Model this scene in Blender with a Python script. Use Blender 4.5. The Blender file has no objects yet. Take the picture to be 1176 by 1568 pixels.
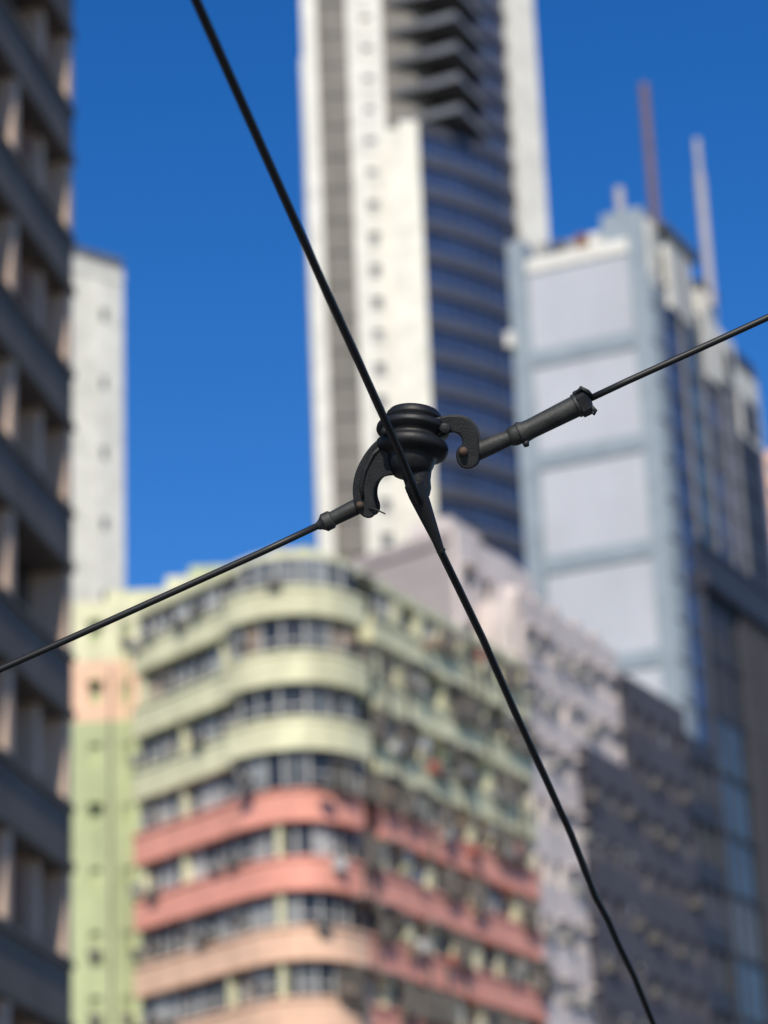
import bpy, math, random
from mathutils import Vector, Matrix
random.seed(7)
sc=bpy.context.scene
sc.view_settings.view_transform='Standard'; sc.view_settings.look='None'; sc.view_settings.exposure=0
R=math.radians
# ---------------------------------------------------------------- materials
MATS={}
def mat(name,col,rough=.8,var=.15,scale=.6,metal=0,streak=0.0,spec=.5,bump=0):
    m=bpy.data.materials.new(name); m.use_nodes=True
    nt=m.node_tree; N=nt.nodes; L=nt.links; bs=N['Principled BSDF']
    bs.inputs['Roughness'].default_value=rough; bs.inputs['Metallic'].default_value=metal
    bs.inputs['Specular IOR Level'].default_value=spec
    tc=N.new('ShaderNodeTexCoord'); no=N.new('ShaderNodeTexNoise'); no.inputs['Scale'].default_value=scale
    no.inputs['Detail'].default_value=5
    L.new(tc.outputs['Object'],no.inputs['Vector'])
    cr=N.new('ShaderNodeValToRGB')
    e=cr.color_ramp.elements; e[0].position=.3; e[1].position=.7
    e[0].color=[c*(1-var) for c in col]+[1]; e[1].color=[min(1,c*(1+var*.6)) for c in col]+[1]
    L.new(no.outputs['Fac'],cr.inputs['Fac'])
    out=cr.outputs['Color']
    if streak>0:
        mp=N.new('ShaderNodeMapping'); mp.inputs['Scale'].default_value=(1.6,1.6,.12)
        n2=N.new('ShaderNodeTexNoise'); n2.inputs['Scale'].default_value=1.0; n2.inputs['Detail'].default_value=4
        L.new(tc.outputs['Object'],mp.inputs['Vector']); L.new(mp.outputs['Vector'],n2.inputs['Vector'])
        r2=N.new('ShaderNodeMapRange'); r2.inputs['From Min'].default_value=.4; r2.inputs['From Max'].default_value=.75
        r2.inputs['To Min'].default_value=0; r2.inputs['To Max'].default_value=streak
        L.new(n2.outputs['Fac'],r2.inputs['Value'])
        mx=N.new('ShaderNodeMix'); mx.data_type='RGBA'
        L.new(r2.outputs['Result'],mx.inputs['Factor']); L.new(out,mx.inputs['A'])
        mx.inputs['B'].default_value=[c*.35 for c in col]+[1]
        out=mx.outputs['Result']
    L.new(out,bs.inputs['Base Color'])
    if bump>0:
        bp=N.new('ShaderNodeBump'); bp.inputs['Strength'].default_value=bump; bp.inputs['Distance'].default_value=.3
        n3=N.new('ShaderNodeTexNoise'); n3.inputs['Scale'].default_value=scale*6; n3.inputs['Detail'].default_value=4
        L.new(tc.outputs['Object'],n3.inputs['Vector']); L.new(n3.outputs['Fac'],bp.inputs['Height'])
        L.new(bp.outputs['Normal'],bs.inputs['Normal'])
    MATS[name]=m
mat('green_paint',(.75,.73,.48),streak=.33,var=.2)
mat('green_wall',(.49,.54,.30),streak=.45)
mat('pink_paint',(.84,.37,.28),streak=.25,var=.15)
mat('peach_paint',(.86,.56,.39),streak=.25,var=.15)
mat('lilac_render',(.72,.63,.585),streak=.35)
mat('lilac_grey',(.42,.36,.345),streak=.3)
mat('shaded_purple_concrete',(.085,.08,.10),streak=.5)  # darkened base colour holds the shade on this stretch of street
mat('white_tile',(.72,.70,.63),streak=.12)
mat('cream_tile',(.79,.76,.65),streak=.1)
mat('grey_tile',(.21,.195,.17),streak=.4,scale=.3)
mat('dark_concrete',(.14,.122,.105),streak=.5)
mat('tan_stone',(.60,.45,.35),streak=.25)
mat('brick_red',(.36,.22,.16),scale=2)
mat('blue_grey_steel',(.27,.32,.355),rough=.5)
mat('panel_white',(.49,.50,.53),rough=.4,var=.10,scale=.12,streak=.12)
mat('spandrel_grey',(.15,.155,.17),rough=.5)
mat('spandrel_slate',(.085,.09,.115),rough=.4)
mat('balcony_grey',(.10,.10,.10),rough=.8)
mat('navy_glass',(.033,.058,.135),rough=.15,var=.3,scale=.3,spec=.7)
mat('blue_glass',(.065,.115,.165),rough=.2,var=.4,scale=.3,spec=.6)
mat('dark_glass',(.03,.033,.038),rough=.2,var=.3,spec=.5)
mat('grey_glass',(.13,.14,.145),rough=.25,var=.4,scale=1,spec=.5)
mat('pale_glass',(.27,.29,.30),rough=.3,var=.4,scale=1,spec=.5)
mat('curtain_white',(.50,.51,.50),rough=.6,var=.3,scale=2)
mat('curtain_tan',(.30,.22,.16),rough=.8,var=.3,scale=2)
mat('window_frame',(.46,.46,.44),rough=.5)
mat('aluminium_box',(.32,.31,.29),rough=.6,var=.4,scale=2)
mat('dull_box',(.13,.12,.11),rough=.7,var=.4,scale=2)
mat('black_void',(.012,.012,.014),rough=.9)
mat('navy_cladding',(.032,.035,.048),rough=.6)
mat('rust',(.22,.09,.04),rough=.9,scale=4)
mat('roof_felt',(.2,.2,.2)); mat('cloth_red',(.38,.12,.09)); mat('cloth_blue',(.12,.18,.28)); mat('cloth_white',(.55,.55,.53))
mat('mast_red',(.16,.11,.125)); mat('mast_white',(.42,.40,.41))
mat('asphalt',(.05,.05,.052),scale=3,bump=.2); mat('paving',(.25,.24,.23),scale=2); mat('earth',(.12,.11,.10),scale=.05)
mat('road_paint',(.7,.7,.68),scale=5); mat('rail_steel',(.3,.3,.3),rough=.3,metal=1)
mat('old_iron',(.014,.0145,.015),rough=.52,var=.5,scale=.05,bump=.12,spec=.4)
mat('old_iron_pale',(.030,.031,.028),rough=.56,var=.5,scale=.05,bump=.10,spec=.4)
mat('porcelain_black',(.009,.009,.0095),rough=.52,var=.4,scale=.05,bump=.06,spec=.4)
mat('wire_copper_black',(.008,.008,.008),rough=.5,var=.4,scale=20)
mat('rust_pin',(.085,.052,.033),rough=.85,var=.5,scale=.1)
# ---------------------------------------------------------------- builder
def link(o,parent=None):
    sc.collection.objects.link(o)
    if parent: o.parent=parent
    return o
class Path:
    def __init__(s,pts):
        s.p=[Vector(q) for q in pts]; s.c=[0]
        for a,b in zip(s.p,s.p[1:]): s.c.append(s.c[-1]+(b-a).length)
        s.L=s.c[-1]
    def at(s,t):
        t=max(0,min(s.L-1e-6,t))
        for i in range(len(s.p)-1):
            if t<=s.c[i+1]:
                d=(s.p[i+1]-s.p[i]).normalized(); return s.p[i]+d*(t-s.c[i]),d
    def off(s,o):
        out=[]
        for i,p in enumerate(s.p):
            ds=[]
            if i>0: ds.append((p-s.p[i-1]).normalized())
            if i<len(s.p)-1: ds.append((s.p[i+1]-p).normalized())
            n=[Vector((d.y,-d.x)) for d in ds]
            m=sum(n,Vector((0,0))).normalized(); k=1/max(.4,m.dot(n[0]))
            out.append(p+m*o*k)
        return out
class B:
    def __init__(s,name): s.name=name; s.parts={}
    def g(s,part,m=None):
        key=(part,m or part)
        if key not in s.parts: s.parts[key]=([],[])
        return s.parts[key]
    def hexa(s,part,q,z0,z1,m=None):
        V,F=s.g(part,m); n=len(V); k=len(q)
        for p in q: V.append((p[0],p[1],z0))
        for p in q: V.append((p[0],p[1],z1))
        F.append(tuple(n+i for i in range(k))[::-1]); F.append(tuple(n+k+i for i in range(k)))
        for i in range(k):
            j=(i+1)%k; F.append((n+i,n+j,n+k+j,n+k+i))
    def box(s,part,path,s0,s1,o0,o1,z0,z1,m=None):
        p,d=path.at((s0+s1)/2)
        n=Vector((d.y,-d.x)); h=(s1-s0)/2
        a=p-d*h; b=p+d*h
        s.hexa(part,[a+n*o1,b+n*o1,b+n*o0,a+n*o0],z0,z1,m)
    def strip(s,part,path,o0,o1,z0,z1,m=None):
        A=path.off(o0); C=path.off(o1)
        for i in range(len(A)-1):
            s.hexa(part,[C[i],C[i+1],A[i+1],A[i]],z0,z1,m)
    def done(s):
        e=bpy.data.objects.new(s.name,None); link(e)
        for (part,m),(V,F) in s.parts.items():
            me=bpy.data.meshes.new(part); me.from_pydata([tuple(v) for v in V],[],F); me.update()
            o=bpy.data.objects.new(part,me); me.materials.append(MATS[m]); link(o,e)
        return e
rnd=random.random
def choose(c):
    r=rnd(); a=0
    for k,w in c:
        a+=w
        if r<a: return k
    return c[-1][0]
def grid(b,path,z0,z1,fh,sill,pitch,pw,wall,mix,proud=.3,s0=0,s1=None,ac=.0,hood=False,acm='aluminium_box'):
    """recessed glazing plane at offset 0 with real spandrels and piers in front"""
    s1=s1 or path.L
    n=max(1,round((s1-s0)/pitch)); w=(s1-s0)/n
    k=int((z1-z0)/fh)
    for f in range(k+1):
        zt=z1-f*fh
        zb=zt-fh*sill
        seg=s0
        while seg<s1-1e-3:   # spandrel
            e=min(s1,seg+max(w,.5)); b.box('spandrels',path,seg,e,-.3,proud,zb,zt,wall); seg=e
        wb=zt-fh
        if wb<z0: break
        for i in range(n):
            c=s0+(i+.5)*w
            g=choose(mix)
            b.box('glazing_'+g,path,c-w/2,c+w/2,-.3,0,wb,zb,g)
            b.box('window_frames',path,c-.04,c+.04,0,.06,wb,zb,'window_frame')
            if pw>0: b.box('piers',path,c+w/2-pw/2,c+w/2+pw/2,-.2,proud-.003,wb,zb,wall)
            if rnd()<ac:
                q=c+random.uniform(-.3,.3)*w; zz=wb+random.uniform(0,.3)
                b.box('air_conditioners',path,q-.35,q+.35,.02,proud+.4,zz,zz+.45,acm)
            if hood and rnd()<.7: b.box('hoods',path,c-w*.3,c+w*.3,proud,proud+.35,zb-.05,zb+.05,wall)
    if pw>0:
        b.box('piers',path,s0,s0+pw/2,-.2,proud-.003,z0,z1,wall)
# ---------------------------------------------------------------- green / pink corner tenement
tA=(-6.5,111.6); tB=(-1.8,112.2)
def quad(n=12):
    A,K,C=Vector(tA),Vector((-3.7,108.6)),Vector(tB)
    return [tuple(A*(1-i/n)**2+K*2*(i/n)*(1-i/n)+C*(i/n)**2) for i in range(n+1)]
left0=(-11.6,117.5); right1=(6.5,128.5)
gp=Path([left0]+quad()+[right1])
dR=(Vector(right1)-Vector(tB)).normalized()
gL=Path([left0]+quad()+[tuple(Vector(tB)+dR*.2)])      # left face and curve
gR=Path([tuple(Vector(tB)+dR*1.7),right1])             # street face after the light well
bay=Path(quad())                                       # rounded corner bay
sA=gp.c[1]; Lc=gp.c[-2]
b=B('corner_tenement_building')
core=[tuple(p) for p in gp.off(-.75)]
b.hexa('core_walls',core+[(2,137),(-8.5,127.5)],0,42.6,'green_wall')
bandcol=['green_paint','green_paint','green_paint','pink_paint','pink_paint','peach_paint','peach_paint']
mixg=[('dark_glass',.38),('grey_glass',.26),('pale_glass',.14),('curtain_white',.12),('curtain_tan',.10)]
for k in range(14):
    zt=41.1-2.95*k; col=bandcol[k] if k<7 else ['pink_paint','green_paint'][k%2]
    bh=1.36 if k else 1.25
    colR='pink_paint' if k in (5,6) else col
    segs=[(gL,col),(gR,colR)] if k<4 else ([(gp,col)] if k<5 else [(gL,col),(Path([tuple(Vector(tB)+dR*.2),right1]),colR)])
    for p_,c_ in segs:
        b.strip('balcony_bands_'+c_,p_,-.8,.35,zt-bh,zt,c_)
        b.strip('sill_lips_'+c_,p_,-.1,.45,zt-.12,zt+.03,c_)
        b.strip('sill_lips_'+c_,p_,-.1,.42,zt-bh-.04,zt-bh+.1,c_)
    if k<3:
        b.strip('bay_bands_'+col,bay,.3,.95,zt-bh-.02,zt+.02,col)
        b.strip('bay_bands_'+col,bay,.3,1.02,zt-.12,zt+.05,col)
for k in range(-1,14):
    zb=41.1-2.95*(k+1)+.03; zt=41.1-2.95*k-1.36
    if k==-1: zt=42.6
    if zb<0: break
    s=0
    while s<gp.L:
        w=random.uniform(.65,1.0); g=choose(mixg); right=s>Lc
        if s+w>gp.L: w=gp.L-s
        o=-.15 if not right else -.35+random.choice([0,0,.3])
        if k<3 and sA<s<Lc-.4: o=.5
        b.box('glazing_'+g,gp,s,s+w,-.76,o,zb,zt-.02,g)
        b.box('window_frames',gp,s-.06,s+.06,o,o+.1,zb,zt-.02,'window_frame')
        if rnd()<.7: b.box('window_frames',gp,s,s+w,o,o+.07,zb+.55,zb+.63,'window_frame')
        s+=w
    nxt=.3
    while nxt<gp.L:
        right=nxt>Lc-1
        pw=.6 if right else .28
        if rnd()<(.95 if right else .4):
            b.box('piers',gp,nxt,min(nxt+pw,gp.L),-.7,.15,zb,zt-.02,'green_paint')
        nxt+=2.3 if right else 3.1
    s=Lc-2
    while s<gp.L-1:
        if rnd()<.45:
            m=choose([('aluminium_box',.34),('dull_box',.3),('cloth_white',.12),('cloth_red',.07),('cloth_blue',.05),('curtain_tan',.12)])
            z=zb+random.uniform(-.6,.9); w=random.uniform(.3,.8)
            b.box('clutter_'+m,gp,s,s+w,.36,.36+random.uniform(.25,.5),z,z+random.uniform(.3,.6),m)
        if rnd()<.18:
            b.box('awnings',gp,s,s+1.4,.36,.9,zt-.25,zt-.18,'aluminium_box')
        if rnd()<.2:
            b.box('drain_pipes',gp,s,s+.12,.36,.5,zb-1.4,zb+1.6,'dull_box')
        if rnd()<.18:   # caged balcony
            for q in range(5): b.box('window_cages',gp,s+q*.28,s+q*.28+.05,.36,.7,zb-.1,zb+1.2,'dull_box')
            b.box('window_cages',gp,s,s+1.2,.36,.75,zb-.16,zb-.1,'dull_box')
        s+=.95
    s=.2
    while s<Lc-2.5:
        if rnd()<(.6 if s<2 else .25):
            z=zb+random.uniform(-.35,.5); oo=.98 if (k<3 and s>sA) else .36
            b.box('clutter_box',gp,s,s+.6,oo,oo+.35,z,z+.4,choose([('dull_box',.6),('aluminium_box',.4)]))
        s+=1.2
b.strip('roof_parapet',gp,-.8,.2,42.58,43.05,'green_paint')
b.hexa('roof_slab',core+[(2,137),(-8.5,127.5)],42.6,42.75,'roof_felt')
for s in (1.2,3,5.8,9,12,15,18.5,21): b.box('roof_vents',gp,s,s+.5,-1.6,-1,42.75,43.7,choose([('aluminium_box',.5),('green_wall',.5)]))
# left side wing with small windows
wp=Path([(-17.5,119.8),(-11.75,119.8)])
b.hexa('side_wing',[(-17.5,120.05),(-11.75,120.05),(-9.5,128),(-17.5,128)],0,44.3,'green_wall')
for f in range(15):
    z=44.3-2.95*f
    if z<3: break
    col='green_wall' if f not in (1,) else 'peach_paint'
    if f==0: col='green_paint'
    for a,c in ((0,3.35),(3.9,4.85),(5.3,5.75)):
        b.box('wing_wall_'+col,wp,a,c,-.25,0,z-2.95+.0,z,col)
    for a,c in ((3.35,3.9),(4.85,5.3)):
        b.box('wing_wall_'+col,wp,a,c,-.25,0,z-1.05,z,col); b.box('wing_wall_'+col,wp,a,c,-.25,0,z-2.95,z-2.1,col)
        if rnd()<.35: b.box('clutter_dull_box',wp,a,c,0,.4,z-2.3,z-1.9,'dull_box')
        if rnd()<.2: b.box('window_hoods',wp,a-.1,c+.1,0,.4,z-1.05,z-.98,'green_wall')
b.box('wing_pipes',wp,5.0,5.12,0,.15,0,43,'green_wall')
b.box('wing_pipes',wp,4.3,4.4,0,.12,0,41,'dull_box')
def blk(b,part,x0,x1,y0,y1,z0,z1,m): b.hexa(part,[(x0,y0),(x1,y0),(x1,y1),(x0,y1)],z0,z1,m)
blk(b,'stair_house',-10.6,-6.9,121,125,42.7,45.8,'green_paint')
blk(b,'water_tank_room',-9.6,-7.6,122.5,125,45.8,46.8,'green_wall')
blk(b,'stair_house_low',-13.5,-10.6,121,126,44.3,45.2,'green_paint')
blk(b,'roof_hut',-6.5,-2.5,117,121,42.7,44.6,'green_wall')
b.done()
# ---------------------------------------------------------------- lilac building behind
b=B('lilac_apartment_building')
lw=Path([(6.5,128.5),(12.1,139.55)])
b.hexa('core_walls',[(6.2,128.65),(11.8,139.7),(4,143),(-1,133)],0,46.6,'lilac_render')
mixl=[('dark_glass',.5),('grey_glass',.25),('pale_glass',.15),('curtain_tan',.1)]
grid(b,lw,1,46.7,2.95,.55,1.9,.85,'lilac_render',mixl,ac=.45,hood=True)
up=Path([(3.4,127.8),(7.6,136.1)])
b.hexa('upper_block',[(3.15,128.0),(7.35,136.3),(1,142),(-4.0,134.2)],40,50,'lilac_render')
grid(b,up,41,50.1,2.95,.6,2.2,1.1,'lilac_render',mixl,ac=.4,hood=True)
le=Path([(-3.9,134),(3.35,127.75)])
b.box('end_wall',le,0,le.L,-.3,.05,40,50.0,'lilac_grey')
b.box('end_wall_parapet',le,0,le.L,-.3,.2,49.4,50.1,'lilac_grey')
for s in (2.2,5.5):
    b.box('end_windows',le,s,s+.8,.05,.1,45.6,46.9,'dark_glass')
b.box('roof_rail_house',up,1.0,4.5,-3,-.5,50.1,51.2,'lilac_render')
b.box('roof_rail_house',up,7,8.6,-3,-.5,48,50.9,'lilac_render')
for s in (1,3,5.2,8,10.5): b.box('roof_boxes',lw,s,s+.9,-1.2,-.2,46.7,47.5,'lilac_render')
b.done()
# ---------------------------------------------------------------- apartment block, street shade built in as dark walls
ds=Vector((.452,.892)).normalized(); nn=Vector((ds.y,-ds.x)); o0=Vector((6.5,128.5))
def sp(s,o=0): return tuple(o0+ds*s+nn*o)
b=B('shaded_apartment_building')
dp=Path([sp(6,.45),sp(12.3,.45)]); dq=Path([sp(12.3,.45),sp(21,.45)])
b.hexa('core_walls',[sp(6,.1),sp(12.3,.1),sp(12.3,-.2),sp(6,-.2)],0,39.9,'shaded_purple_concrete')  # thin dark slab over the lilac wall, standing in for a cast shadow
b.hexa('core_walls',[sp(12.3,.1),sp(21,.1),(19,160),(12,150)],0,45.3,'shaded_purple_concrete')
mixd=[('dark_glass',.6),('grey_glass',.25),('curtain_tan',.07),('pale_glass',.08)]
grid(b,dp,0,40,2.95,.55,2.0,.9,'shaded_purple_concrete',mixd,ac=.3,acm='dull_box')
grid(b,dq,0,45.4,2.95,.55,2.1,.9,'shaded_purple_concrete',mixd,ac=.3,acm='dull_box')
b.done()
# ---------------------------------------------------------------- dark office at right (wedge plan), shade built into its dark walls
b=B('dark_office_building')
SW=26.0
q1=Path([sp(21.2,.3),sp(SW,.3)]); q2=Path([sp(SW,.5),sp(70,.5)])
p21=Vector(sp(21.2,0)); p27=Vector(sp(SW,.2)); vd=Vector((.118,1))
b.hexa('core_walls',[tuple(p21),sp(SW,0),tuple(p21+vd*12)],0,44,'navy_cladding')
b.hexa('core_walls',[tuple(p27),sp(70,.2),tuple(Vector(sp(70,-8))),tuple(p27+Vector((.128,1))*38)],0,55,'navy_cladding')
grid(b,q1,0,44.2,3.6,.35,1.6,.25,'navy_cladding',[('dark_glass',.6),('navy_glass',.4)])
for s0_,s1_,g in ((0,.4,'navy_cladding'),(.4,5.0,'blue_glass'),(5.0,9,'dark_glass'),(9,13,'blue_glass'),(13,44,'dark_glass')):
    z=0; top=55 if g!='blue_glass' else 48
    while z<55:
        gg=g if z<top-3 else 'navy_cladding'
        if gg=='blue_glass' and rnd()<.3: gg='grey_glass'
        b.box('glass_'+gg,q2,s0_,s1_,-.3,0,z,z+3.3,gg); b.box('transoms',q2,s0_,s1_,-.2,.12,z+3.3,z+3.6,'navy_cladding'); z+=3.6
s=0
while s<44:
    if not (.3<s<4.9): b.box('fins',q2,s,s+.15,0,.5 if s>5 else .3,0,54,'navy_cladding')
    s+=1.2
for s in (1.9,3.4): b.box('glass_mullions',q2,s,s+.12,0,.14,0,52,'navy_cladding')
b.box('roof_edge',q2,0,44,-.6,.6,54.4,55.4,'navy_cladding')
b.done()
# ---------------------------------------------------------------- panelled tower with masts
b=B('panelled_office_tower')
f1=Path([(11.5,204.7),(22.6,200)]); f2=Path([(22.6,200),(33.8,222)]); L1=f1.L; L2=f2.L
b.hexa('core_walls',[(11.7,205.1),(22.4,200.5),(33.3,222),(22,228)],0,98,'blue_grey_steel')
zs=[101.0-.8]+[92.3-9.1*i for i in range(10)]
for i in range(10):
    zt=zs[i]-(0 if i==0 else .7); zb=max(0,zs[i+1]+.7)
    n=4; w=(L1-3.0)/n
    for j in range(n):
        b.box('cladding_panels',f1,1.6+j*w+.02,1.6+(j+1)*w-.02,-.3,.1,zb,zt,'panel_white')
    b.box('panel_backing',f1,1.6,L1-1.4,-.35,.07,zb,zt,'panel_white')
    b.box('transfer_beams',f1,1.6,L1-1.4,-.3,.35,zs[i+1]-.7,zs[i+1]+.7,'blue_grey_steel')
b.box('parapet',f1,1.6,L1-1.4,-1,.3,100.2,101.4,'white_tile')
b.box('corner_column',f1,0,1.6,-2,.45,0,103.3,'blue_grey_steel')
b.box('corner_column',f1,L1-1.4,L1+.1,-2,.45,0,102.6,'blue_grey_steel')
b.box('roof_block',f1,L1-3.6,L1,-5,.2,101.4,104,'blue_grey_steel')
for s,m in ((2.6,'aluminium_box'),(4,'dull_box'),(5.2,'aluminium_box'),(6.1,'rust'),(7.2,'white_tile')):
    b.box('roof_plant_'+m,f1,s,s+.9,-1,.1,101.4,102.3+rnd()*.5,m)
b.box('window_cleaning_cradle',f1,-.7,.0,.4,1.2,93.5,94.8,'white_tile')
fz=0
while fz<98:
    for s0_,s1_,g in ((0,1.8,'blue_grey_steel'),(1.8,6.5,'navy_glass'),(6.5,11.0,'blue_glass'),(11.0,15,'dark_glass'),(15,18,'navy_glass'),(18,L2,'navy_cladding')):
        gg=g
        if g=='dark_glass' and rnd()<.5: gg='navy_glass'
        b.box('side_'+gg,f2,s0_,s1_,-.3,0 if 'glass' in gg else .3,fz,min(fz+3.05,98),gg)
        b.box('side_transoms',f2,s0_,s1_,-.2,.1,fz+3.05,fz+3.4,'navy_cladding')
    fz+=3.4
for s in (1.8,6.5,11,15,18,L2-.3): b.box('side_mullions',f2,s-.12,s+.12,-.1,.4,0,98,'spandrel_grey')
# crown
def cyl(b,part,cx,cy,r,z0,z1,m,n=20):
    b.hexa(part,[(cx+r*math.cos(2*math.pi*i/n),cy+r*math.sin(2*math.pi*i/n)) for i in range(n)],z0,z1,m)
b.box('crown_wall',f2,.2,1.8,-4,.35,97,103,'white_tile')
b.box('crown_louvres',f2,1.8,4.2,-4,-.1,97.9,101.5,'black_void')
b.box('crown_block',f2,4.2,9.5,-5,.35,96.5,103.2,'white_tile')
b.box('crown_block_cap',f2,3.0,11.0,-5.5,.7,103.2,103.9,'balcony_grey')
b.box('crown_link',f2,9.5,12,-5,-.4,95,102.2,'spandrel_grey')
b.box('crown_side',f2,12,15.5,-4,.3,93,101.4,'white_tile'); b.box('crown_side_cap',f2,11.8,15.8,-4.2,.5,101.4,102,'balcony_grey')
b.box('crown_slits',f2,6.0,6.5,.36,.42,97,102.5,'spandrel_grey'); b.box('crown_slits',f2,7.8,8.2,.36,.42,97,102.5,'spandrel_grey')
b.box('crown_steps',f2,15.5,19,-4,.4,94,98.6,'white_tile'); b.box('crown_steps',f2,19,L2,-4,.4,90,96.6,'white_tile')
b.box('crown_louvres',f2,16,18,.41,.5,94.5,97,'navy_cladding'); b.box('crown_louvres',f2,20,23.5,.41,.5,90.5,94,'navy_cladding')
cyl(b,'roof_mast_red',25.0,212,.42,100,122.3,'mast_red',10); cyl(b,'roof_mast_white',29.3,212,.42,100,113,'mast_white',10); cyl(b,'roof_mast_top',29.3,212,.28,113,116.5,'mast_white',10)
cyl(b,'roof_mast_stub',21.3,205,.4,103,108.4,'mast_white',10)
b.done()
# ---------------------------------------------------------------- tall central tower
b=B('residential_tower')
T=Path([(-6.1,230),(4.85,230)])
b.hexa('core_walls',[(-6.0,230.5),(4.85,230.5),(13.9,237),(16.6,239.5),(12,252),(-6,252)],0,174,'grey_tile')
b.box('white_fin',T,0,1.5,-16,.8,0,176,'white_tile')
b.box('blue_edge_glass',T,-.55,0,-14,-2,0,138,'blue_glass')
z=0
while z<174:
    b.box('grey_panels',T,1.5,4.4,-.5,0,z,z+3.2,'grey_tile'); b.box('grey_joints',T,1.5,4.4,-.5,-.12,z+3.2,z+3.4,'black_void')
    b.box('white_wall',T,4.4,5.8,-.5,.5,z,z+3.4,'white_tile'); b.box('white_wall',T,6.8,7.9,-.5,.5,z,z+3.4,'white_tile')
    b.box('white_wall',T,5.8,6.8,-.5,.5,z+1.7,z+3.4,'white_tile')
    b.box('window_sills',T,5.8,6.8,-.5,.6,z+.0,z+.35,'white_tile')
    b.box('small_windows',T,5.8,6.8,-.5,.1,z+.35,z+1.7,choose([('pale_glass',.3),('grey_glass',.7)]))
    z+=3.4
b.box('white_blade',T,7.9,10.9,-2,3,0,127,'cream_tile')
b.box('white_blade_cap',T,9.0,10.9,-2,3,127,127.8,'cream_tile')
gpts=[]
for i in range(9):
    t=i/8; A=Vector((4.7,228)); C=Vector((14.2,236.9)); n=Vector((.68,-.73))
    gpts.append(tuple(A.lerp(C,t)+n*.8*4*t*(1-t)))
G=Path(gpts)
z=2.0
while z<172:
    hi=z>124.5
    P=Path(gpts if not hi else gpts[5:])
    b.strip('curtain_glass',P,-.6,0,z,z+2.5,'navy_glass'); b.strip('spandrel_bands',P,-.6,.35,z+2.5,z+3.4,'spandrel_slate')
    b.strip('spandrel_caps',P,-.6,.42,z+3.25,z+3.42,'spandrel_grey')
    s=0
    while s<P.L: b.box('mullions',P,s,s+.08,0,.12,z,z+2.5,'spandrel_slate'); s+=1.4
    if hi:
        b.hexa('corner_balconies',[(2.0,231.6),(2.0,230.4),(9.0,227.6),(12.2,234.6),(11,236)],z+1.1,z+1.5,'balcony_grey')
        rp=Path([(1.9,230.7),(9.0,227.4),(12.4,234.8)])
        b.strip('balcony_parapets',rp,-.2,0,z+1.1,z+1.9,'spandrel_grey')
        b.box('balcony_glazing',Path([(1.9,231.6),(7.6,230.6)]),.3,2.8,0,.1,z+1.9,z+4.4,'grey_glass')
    z+=3.4
b.hexa('dark_recess',[(1.8,231.9),(8.6,231.4),(12.0,236.4),(8,240),(1.8,236)],126.5,174,'black_void')
W=Path([(14.2,236.9),(17.0,239.0)])
b.box('white_corner_strip',W,0,W.L,-4,.8,0,176,'white_tile')
b.hexa('roof_cap',[(-6.3,229.6),(4.85,229.6),(14,235.5),(17,238.2),(12,253),(-6.3,253)],174,177,'white_tile')
b.done()
# ---------------------------------------------------------------- white slim tower at left
b=B('white_residential_tower')
d=Vector((.77,.64)).normalized(); e=Vector((-20.15,193.75)); nw=Vector((d.y,-d.x))
a=e-d*12
wpth=Path([tuple(a),tuple(e)]); LW=wpth.L
b.hexa('core_walls',[tuple(a-nw*.5),tuple(e-nw*.5),tuple(e-nw*10),tuple(a-nw*10)],0,96,'white_tile')
z=0; k=0
while z<96:
    b.box('walls',wpth,0,LW-2.1,-.5,0,z,z+2.95,'cream_tile'); b.box('walls',wpth,LW-1.5,LW,-.5,0,z,z+2.95,'white_tile')
    b.box('walls',wpth,LW-2.1,LW-1.5,-.5,0,z+1.9,z+2.95,'white_tile'); b.box('walls',wpth,LW-2.1,LW-1.5,-.5,0,z,z+.8,'white_tile')
    if k%2: b.box('windows',wpth,LW-2.1,LW-1.5,-.5,-.1,z+.8,z+1.9,'grey_glass')
    else: b.box('walls',wpth,LW-2.1,LW-1.5,-.5,-.03,z+.8,z+1.9,'white_tile')
    z+=2.95; k+=1
b.box('parapet',wpth,0,LW,-.5,.1,96,97.0,'white_tile')
b.box('roof_rail',wpth,0,LW,-.4,0,97.0,98.2,'grey_glass')
b.done()
# ---------------------------------------------------------------- terracotta building far right
b=B('terracotta_apartment_building')
tp=Path([(46.3,300),(70,296)])
b.hexa('core_walls',[(46.3,300.4),(70,296.4),(72,312),(50,312)],0,120,'peach_paint')
grid(b,tp,0,120.5,3.1,.5,2.2,.8,'peach_paint',mixl,ac=.2); b.done()
# ---------------------------------------------------------------- near left office block
b=B('grey_office_building')
dl=Vector((.17,.985)).normalized(); e=Vector((-7.98,62)); a=e-dl*46
lp=Path([tuple(a),tuple(e)]); nl=Vector((dl.y,-dl.x))
b.hexa('core_walls',[tuple(a-nl*1.0),tuple(e-nl*1.0),tuple(e-nl*18),tuple(a-nl*18)],0,46,'dark_concrete')
z=46; fh=3.75
while z>0:
    b.box('concrete_bands',lp,0,46,-1.1,.25,z-1.75,z,'dark_concrete')
    b.box('band_ribs',lp,0,46,.2,.34,z-.25,z-.1,'dark_concrete'); b.box('band_ribs',lp,0,46,.2,.34,z-1.7,z-1.5,'dark_concrete')
    s=46; i=0
    while s>0:
        g=choose([('dark_glass',.6),('navy_glass',.2),('curtain_white',.08),('curtain_tan',.12)])
        b.box('glazing_'+g,lp,s-1.5,s,-1.1,-.7,z-fh,z-1.75,g)
        if i==0 or (i%3!=2 and rnd()<.85):
            o=.24 if i%3==0 else -.05
            b.box('stone_fins',lp,s-.4,s,-.7,o,z-fh,z-1.75,'tan_stone')
        if rnd()<.5: b.box('brick_fins',lp,s-1.0,s-.8,-.7,-.15,z-fh,z-1.75,'brick_red')
        s-=1.5; i+=1
    z-=fh
b.done()
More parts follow.
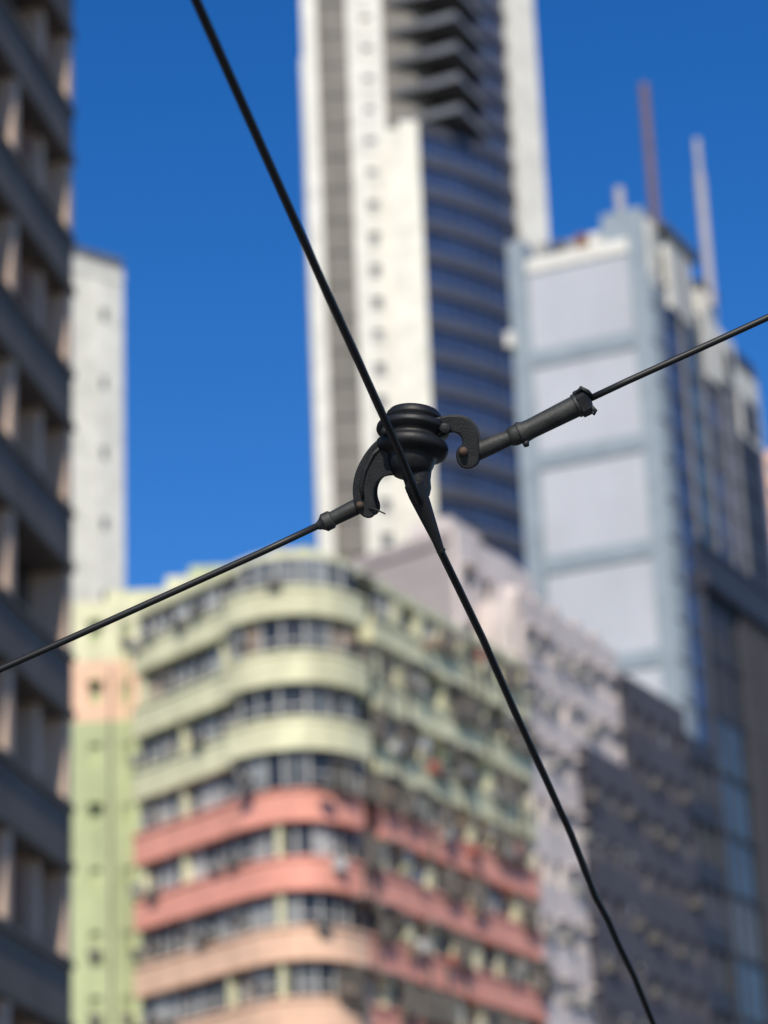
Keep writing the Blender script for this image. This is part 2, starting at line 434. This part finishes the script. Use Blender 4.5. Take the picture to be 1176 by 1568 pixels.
# ---------------------------------------------------------------- ground, road, rails
def sheet(name,pts,z,m,h=None):
    me=bpy.data.meshes.new(name); V=[(x,y,z) for x,y in pts]; F=[tuple(range(len(pts)))]
    if h:
        V+=[(x,y,z-h) for x,y in pts]; k=len(pts); F+=[(i,i+k,(i+1)%k+k,(i+1)%k) for i in range(k)]
    me.from_pydata(V,[],F); me.materials.append(MATS[m]); return link(bpy.data.objects.new(name,me))
sheet('ground',[(-3000,-3000),(3000,-3000),(3000,3000),(-3000,3000)],0,'earth')
dr=Vector((.17,.985)).normalized(); nr=Vector((dr.y,-dr.x)); c0=Vector((-1,-30))
def rq(o0_,o1_,a0,a1):
    return [tuple(c0+dr*a0+nr*o0_),tuple(c0+dr*a0+nr*o1_),tuple(c0+dr*a1+nr*o1_),tuple(c0+dr*a1+nr*o0_)]
sheet('road',rq(-7,9,0,125),.006,'asphalt')
sheet('pavement',rq(-13,-7,0,125),.13,'paving',.13); sheet('pavement',rq(9,14,0,150),.13,'paving',.13)
for o in (-2.2,-1.1,1.6,2.7): sheet('tram_rail',rq(o,o+.07,0,125),.016,'rail_steel')
k=0
while k<120:
    sheet('lane_marking',rq(5.2,5.35,k,k+3),.012,'road_paint'); k+=9
# ---------------------------------------------------------------- overhead wires and fitting
def mesh_obj(name,V,F,m,parent,smooth=True,bevel=0):
    me=bpy.data.meshes.new(name); me.from_pydata([tuple(v) for v in V],[],F); me.update()
    if smooth: me.polygons.foreach_set('use_smooth',[True]*len(me.polygons))
    me.materials.append(MATS[m]); o=link(bpy.data.objects.new(name,me),parent)
    if bevel:
        bv=o.modifiers.new('b','BEVEL'); bv.width=bevel; bv.segments=3; bv.limit_method='ANGLE'; bv.angle_limit=R(40)
    return o
def tube(name,pts,rad,m,parent,n=16):
    pts=[Vector(p) for p in pts]
    if not isinstance(rad,(list,tuple)): rad=[rad]*len(pts)
    V=[];F=[]; up=Vector((0,1,0.1))
    for i,p in enumerate(pts):
        t=(pts[min(i+1,len(pts)-1)]-pts[max(0,i-1)]).normalized()
        x=t.cross(up).normalized(); y=t.cross(x)
        for k in range(n):
            a=2*math.pi*k/n; V.append(p+(x*math.cos(a)+y*math.sin(a))*rad[i])
    for i in range(len(pts)-1):
        for k in range(n):
            F.append((i*n+k,i*n+(k+1)%n,(i+1)*n+(k+1)%n,(i+1)*n+k))
    F.append(tuple(range(n))[::-1]); F.append(tuple((len(pts)-1)*n+k for k in range(n)))
    return mesh_obj(name,V,F,m,parent)
def lathe_along(name,p0,p1,prof,m,parent,n=28,smooth=True):
    p0=Vector(p0);p1=Vector(p1)
    o=tube(name,[p0.lerp(p1,t) for t,_ in prof],[r for _,r in prof],m,parent,n)
    if smooth:
        try: o.data.set_sharp_from_angle(angle=R(45))
        except Exception: pass
    else: o.data.polygons.foreach_set('use_smooth',[False]*len(o.data.polygons))
    return o
fit=bpy.data.objects.new('span_wire_insulator_fitting',None); link(fit)
S=.001128
Rx=Vector((.99912,.0145,-.0393)); Uz=Vector((.0419,-.3466,.9371)); Vy=Uz.cross(Rx)
M=Matrix(((Rx.x,Vy.x,Uz.x,0),(Rx.y,Vy.y,Uz.y,0),(Rx.z,Vy.z,Uz.z,0),(0,0,0,1)))
fit.matrix_world=Matrix.Translation((.052,4.28,5.594))@M@Matrix.Scale(S,4)
def l(u,v,y=0): return (u-630,y,690-v)
ax=Vector((.07,.347,.937)).normalized(); c=Vector((0,0,0))
prof=[(66,2),(66,30),(63,40),(58,44),(51,45),(47,42),(43,41),(41,53),(38,58),(31,59),(28,57),(24,51),(19,47),(14,49),(10,57),(6,59),(0,59),(-5,57),(-9,50),(-11,42),(-15,39),(-22,38),(-32,34),(-40,27),(-44,16),(-45,2)]
V=[];F=[];n=48
xx=ax.cross(Vector((0,1,0))).normalized(); yy=ax.cross(xx)
for h,r in prof:
    for k in range(n):
        a=2*math.pi*k/n; V.append(c+ax*h+(xx*math.cos(a)+yy*math.sin(a))*r*.96)
for i in range(len(prof)-1):
    for k in range(n): F.append((i*n+k,i*n+(k+1)%n,(i+1)*n+(k+1)%n,(i+1)*n+k))
F.append(tuple(range(n))); F.append(tuple((len(prof)-1)*n+k for k in range(n)))
mesh_obj('insulator_body',V,F,'porcelain_black',fit,bevel=1.5)
def plate(name,out,y0,y1,m,bev=4):
    V=[l(u,v,y0) for u,v in out]+[l(u,v,y1) for u,v in out]; k=len(out)
    F=[tuple(range(k)),tuple(range(k,2*k))[::-1]]+[(i,i+k,(i+1)%k+k,(i+1)%k) for i in range(k)]
    return mesh_obj(name,V,F,m,fit,smooth=False,bevel=bev)
def smooth_poly(P,it=2):
    for _ in range(it):
        Q=[]
        for i in range(len(P)):
            a=P[i];b_=P[(i+1)%len(P)]
            Q+=[(a[0]*.75+b_[0]*.25,a[1]*.75+b_[1]*.25),(a[0]*.25+b_[0]*.75,a[1]*.25+b_[1]*.75)]
        P=Q
    return P
LA=smooth_poly([(598,664),(576,674),(558,695),(544,722),(539,750),(543,776),(556,793),(571,794),(578,780),(571,762),(574,742),(588,729),(608,728),(618,712),(606,680)])
LB=[(u+6,v-4) for u,v in LA]
RA=smooth_poly([(650,645),(678,637),(706,636),(724,647),(733,668),(734,702),(727,717),(708,719),(698,706),(698,688),(709,680),(705,667),(692,661),(676,670),(655,673)])
RB=[(u+4,v-2) for u,v in RA]
plate('yoke_arm_near_plate',LA,-17,-9,'old_iron',2.5); plate('yoke_arm_far_plate',LB,10,18,'old_iron_pale',2.5)
plate('yoke_arm_web',smooth_poly([(600,672),(580,682),(562,706),(553,726),(566,730),(580,728),(600,722),(612,704)]),-9,10,'old_iron',2)
plate('link_arm_near_plate',RA,-17,-9,'old_iron',2.5); plate('link_arm_far_plate',RB,10,18,'old_iron_pale',2.5)
plate('link_arm_web',smooth_poly([(655,648),(690,640),(712,646),(722,664),(710,668),(695,656),(660,668)]),-9,10,'old_iron',2)
tube('yoke_rib',[l(u,v,-16) for u,v in ((586,682),(571,697),(559,720),(553,745),(556,765))],[3,4,4,4,3],'old_iron',fit,10)
tube('yoke_pin',[l(551,774,-26),l(551,774,-22),l(551,774,22)],[4,6,6],'rust_pin',fit); tube('link_pin',[l(709,692,-27),l(709,692,-22),l(709,692,22)],[5,7,7],'rust_pin',fit)
tube('link_bolt',[l(681,657,-27),l(681,657,-25),l(681,657,-10)],[7,10,10],'old_iron',fit,6)
tube('cap_bolt',[l(590,662,-50),l(590,662,-30)],[7,7],'old_iron',fit,6)
lathe_along('left_socket',l(570,764),l(486,806),[(0,5),(.02,12),(.3,12.5),(.72,11.5),(.735,13.5),(.76,14.5),(.88,14.5),(.9,12),(.95,8),(1,6)],'old_iron_pale',fit)
tube('left_cotter',[l(560,778,-14),l(575,780,-22),l(590,787,-26)],[1.6,1.3,1],'old_iron',fit,8)
lathe_along('right_socket',l(704,702),l(800,662),[(0,6),(.03,13),(.2,15),(.5,14),(.78,12),(.80,14),(.86,16),(.98,16),(1,13)],'old_iron_pale',fit)
lathe_along('turnbuckle_body',l(792,667),l(896,615),[(0,12),(.03,18),(.07,19),(.11,16.5),(.2,15.5),(.85,17),(.86,19),(.9,19),(.93,14),(1,12)],'old_iron_pale',fit)
lathe_along('turnbuckle_lock_nut',l(884,621),l(904,611),[(0,17),(.1,22),(.7,22),(.85,17),(1,8)],'old_iron',fit,6,False)
tube('split_pin',[l(880,606,-8),l(889,595,-12),l(899,601,-12),l(905,606,-6)],[2.5,4,4,3],'old_iron',fit,8)
tube('split_pin_tail',[l(903,622,-8),l(911,630,-10),l(908,636,-10)],[4,3.5,2],'old_iron',fit,8)
tube('lug',[l(804,676,-8),l(806,684,-10)],[6,4],'old_iron',fit,8)
lathe_along('hanger_neck',l(636,712,-6),l(642,760,-20),[(0,26),(.3,23),(.55,20),(.8,19.5),(1,16)],'old_iron',fit)
lathe_along('tapered_sleeve',l(631,736,-30),l(676,846,-16),[(0,8),(.05,15),(.2,15),(.5,11.5),(.96,5.8),(.965,7.2),(.99,7),(1,5)],'porcelain_black',fit)
tube('clamp_stub',[l(648,733,-8),l(654,752,-8)],[7,6],'old_iron',fit,10)
sw=bpy.data.objects.new('span_wire',None); link(sw); sw.matrix_world=fit.matrix_world.copy()
def wl(pts): return [l(*p) for p in pts]
tube('left_strand',wl([(500,799),(400,846),(240,918),(100,981),(0,1025),(-500,1262),(-2600,2300)]),5.3,'wire_copper_black',sw,12)
tube('right_strand',wl([(896,614),(960,584),(1060,539),(1176,486),(1700,262),(3900,-620)]),5.2,'wire_copper_black',sw,12)
cw=bpy.data.objects.new('overhead_contact_wire',None); link(cw)
tube('upper_run',[(-2.3,-6.2,7.5),(-1.27,-1.63,6.62),(-.219,3.05,5.757),(-.09,3.63,5.647),(.030,4.16,5.546),(.048,4.235,5.523),(.062,4.27,5.495)],.0068,'wire_copper_black',cw,14)
tube('lower_run',[(.085,4.335,5.455),(.0957,4.36,5.435),(.127,4.46,5.398),(.170,4.6,5.347),(.225,4.8,5.277),(.284,5.0,5.204),(.345,5.2,5.124),(.398,5.4,5.042),(.428,5.48,5.006),(.452,5.55,4.968),(.49,5.66,4.918),(.535,5.8,4.842),(.63,6.1,4.72),(.9,7,4.5),(4,16,4.4),(14,60,4.4)],.0070,'wire_copper_black',cw,14)
# ---------------------------------------------------------------- light, sky, camera
AZ=183; EL=38
w=bpy.data.worlds.new('World'); sc.world=w; w.use_nodes=True; nt=w.node_tree
bg=nt.nodes['Background']; sk=nt.nodes.new('ShaderNodeTexSky'); sk.sky_type='NISHITA'; sk.sun_disc=False
sk.sun_elevation=R(EL); sk.sun_rotation=R(AZ); sk.air_density=1.0; sk.dust_density=.1; sk.ozone_density=4.5
hs=nt.nodes.new('ShaderNodeHueSaturation'); hs.inputs['Saturation'].default_value=1.32; hs.inputs['Hue'].default_value=.511
nt.links.new(sk.outputs[0],hs.inputs['Color']); nt.links.new(hs.outputs[0],bg.inputs['Color']); bg.inputs['Strength'].default_value=.13
su=bpy.data.objects.new('sun',bpy.data.lights.new('sun','SUN')); link(su); su.data.energy=4.5; su.data.angle=R(.5); su.data.color=(1,.92,.78)
dirv=Vector((math.sin(R(AZ))*math.cos(R(EL)),math.cos(R(AZ))*math.cos(R(EL)),math.sin(R(EL))))
su.rotation_euler=dirv.to_track_quat('Z','Y').to_euler()
cam=bpy.data.objects.new('camera',bpy.data.cameras.new('camera')); link(cam); sc.camera=cam
cam.matrix_world=Matrix.Translation((0,0,3.9))@Matrix(((Rx.x,Uz.x,-Vy.x,0),(Rx.y,Uz.y,-Vy.y,0),(Rx.z,Uz.z,-Vy.z,0),(0,0,0,1)))
cd=cam.data; cd.sensor_fit='VERTICAL'; cd.sensor_height=17.3; cd.lens=45; cd.clip_end=8000; cd.clip_start=.1
cd.dof.use_dof=True; cd.dof.focus_distance=4.58; cd.dof.aperture_fstop=1.6
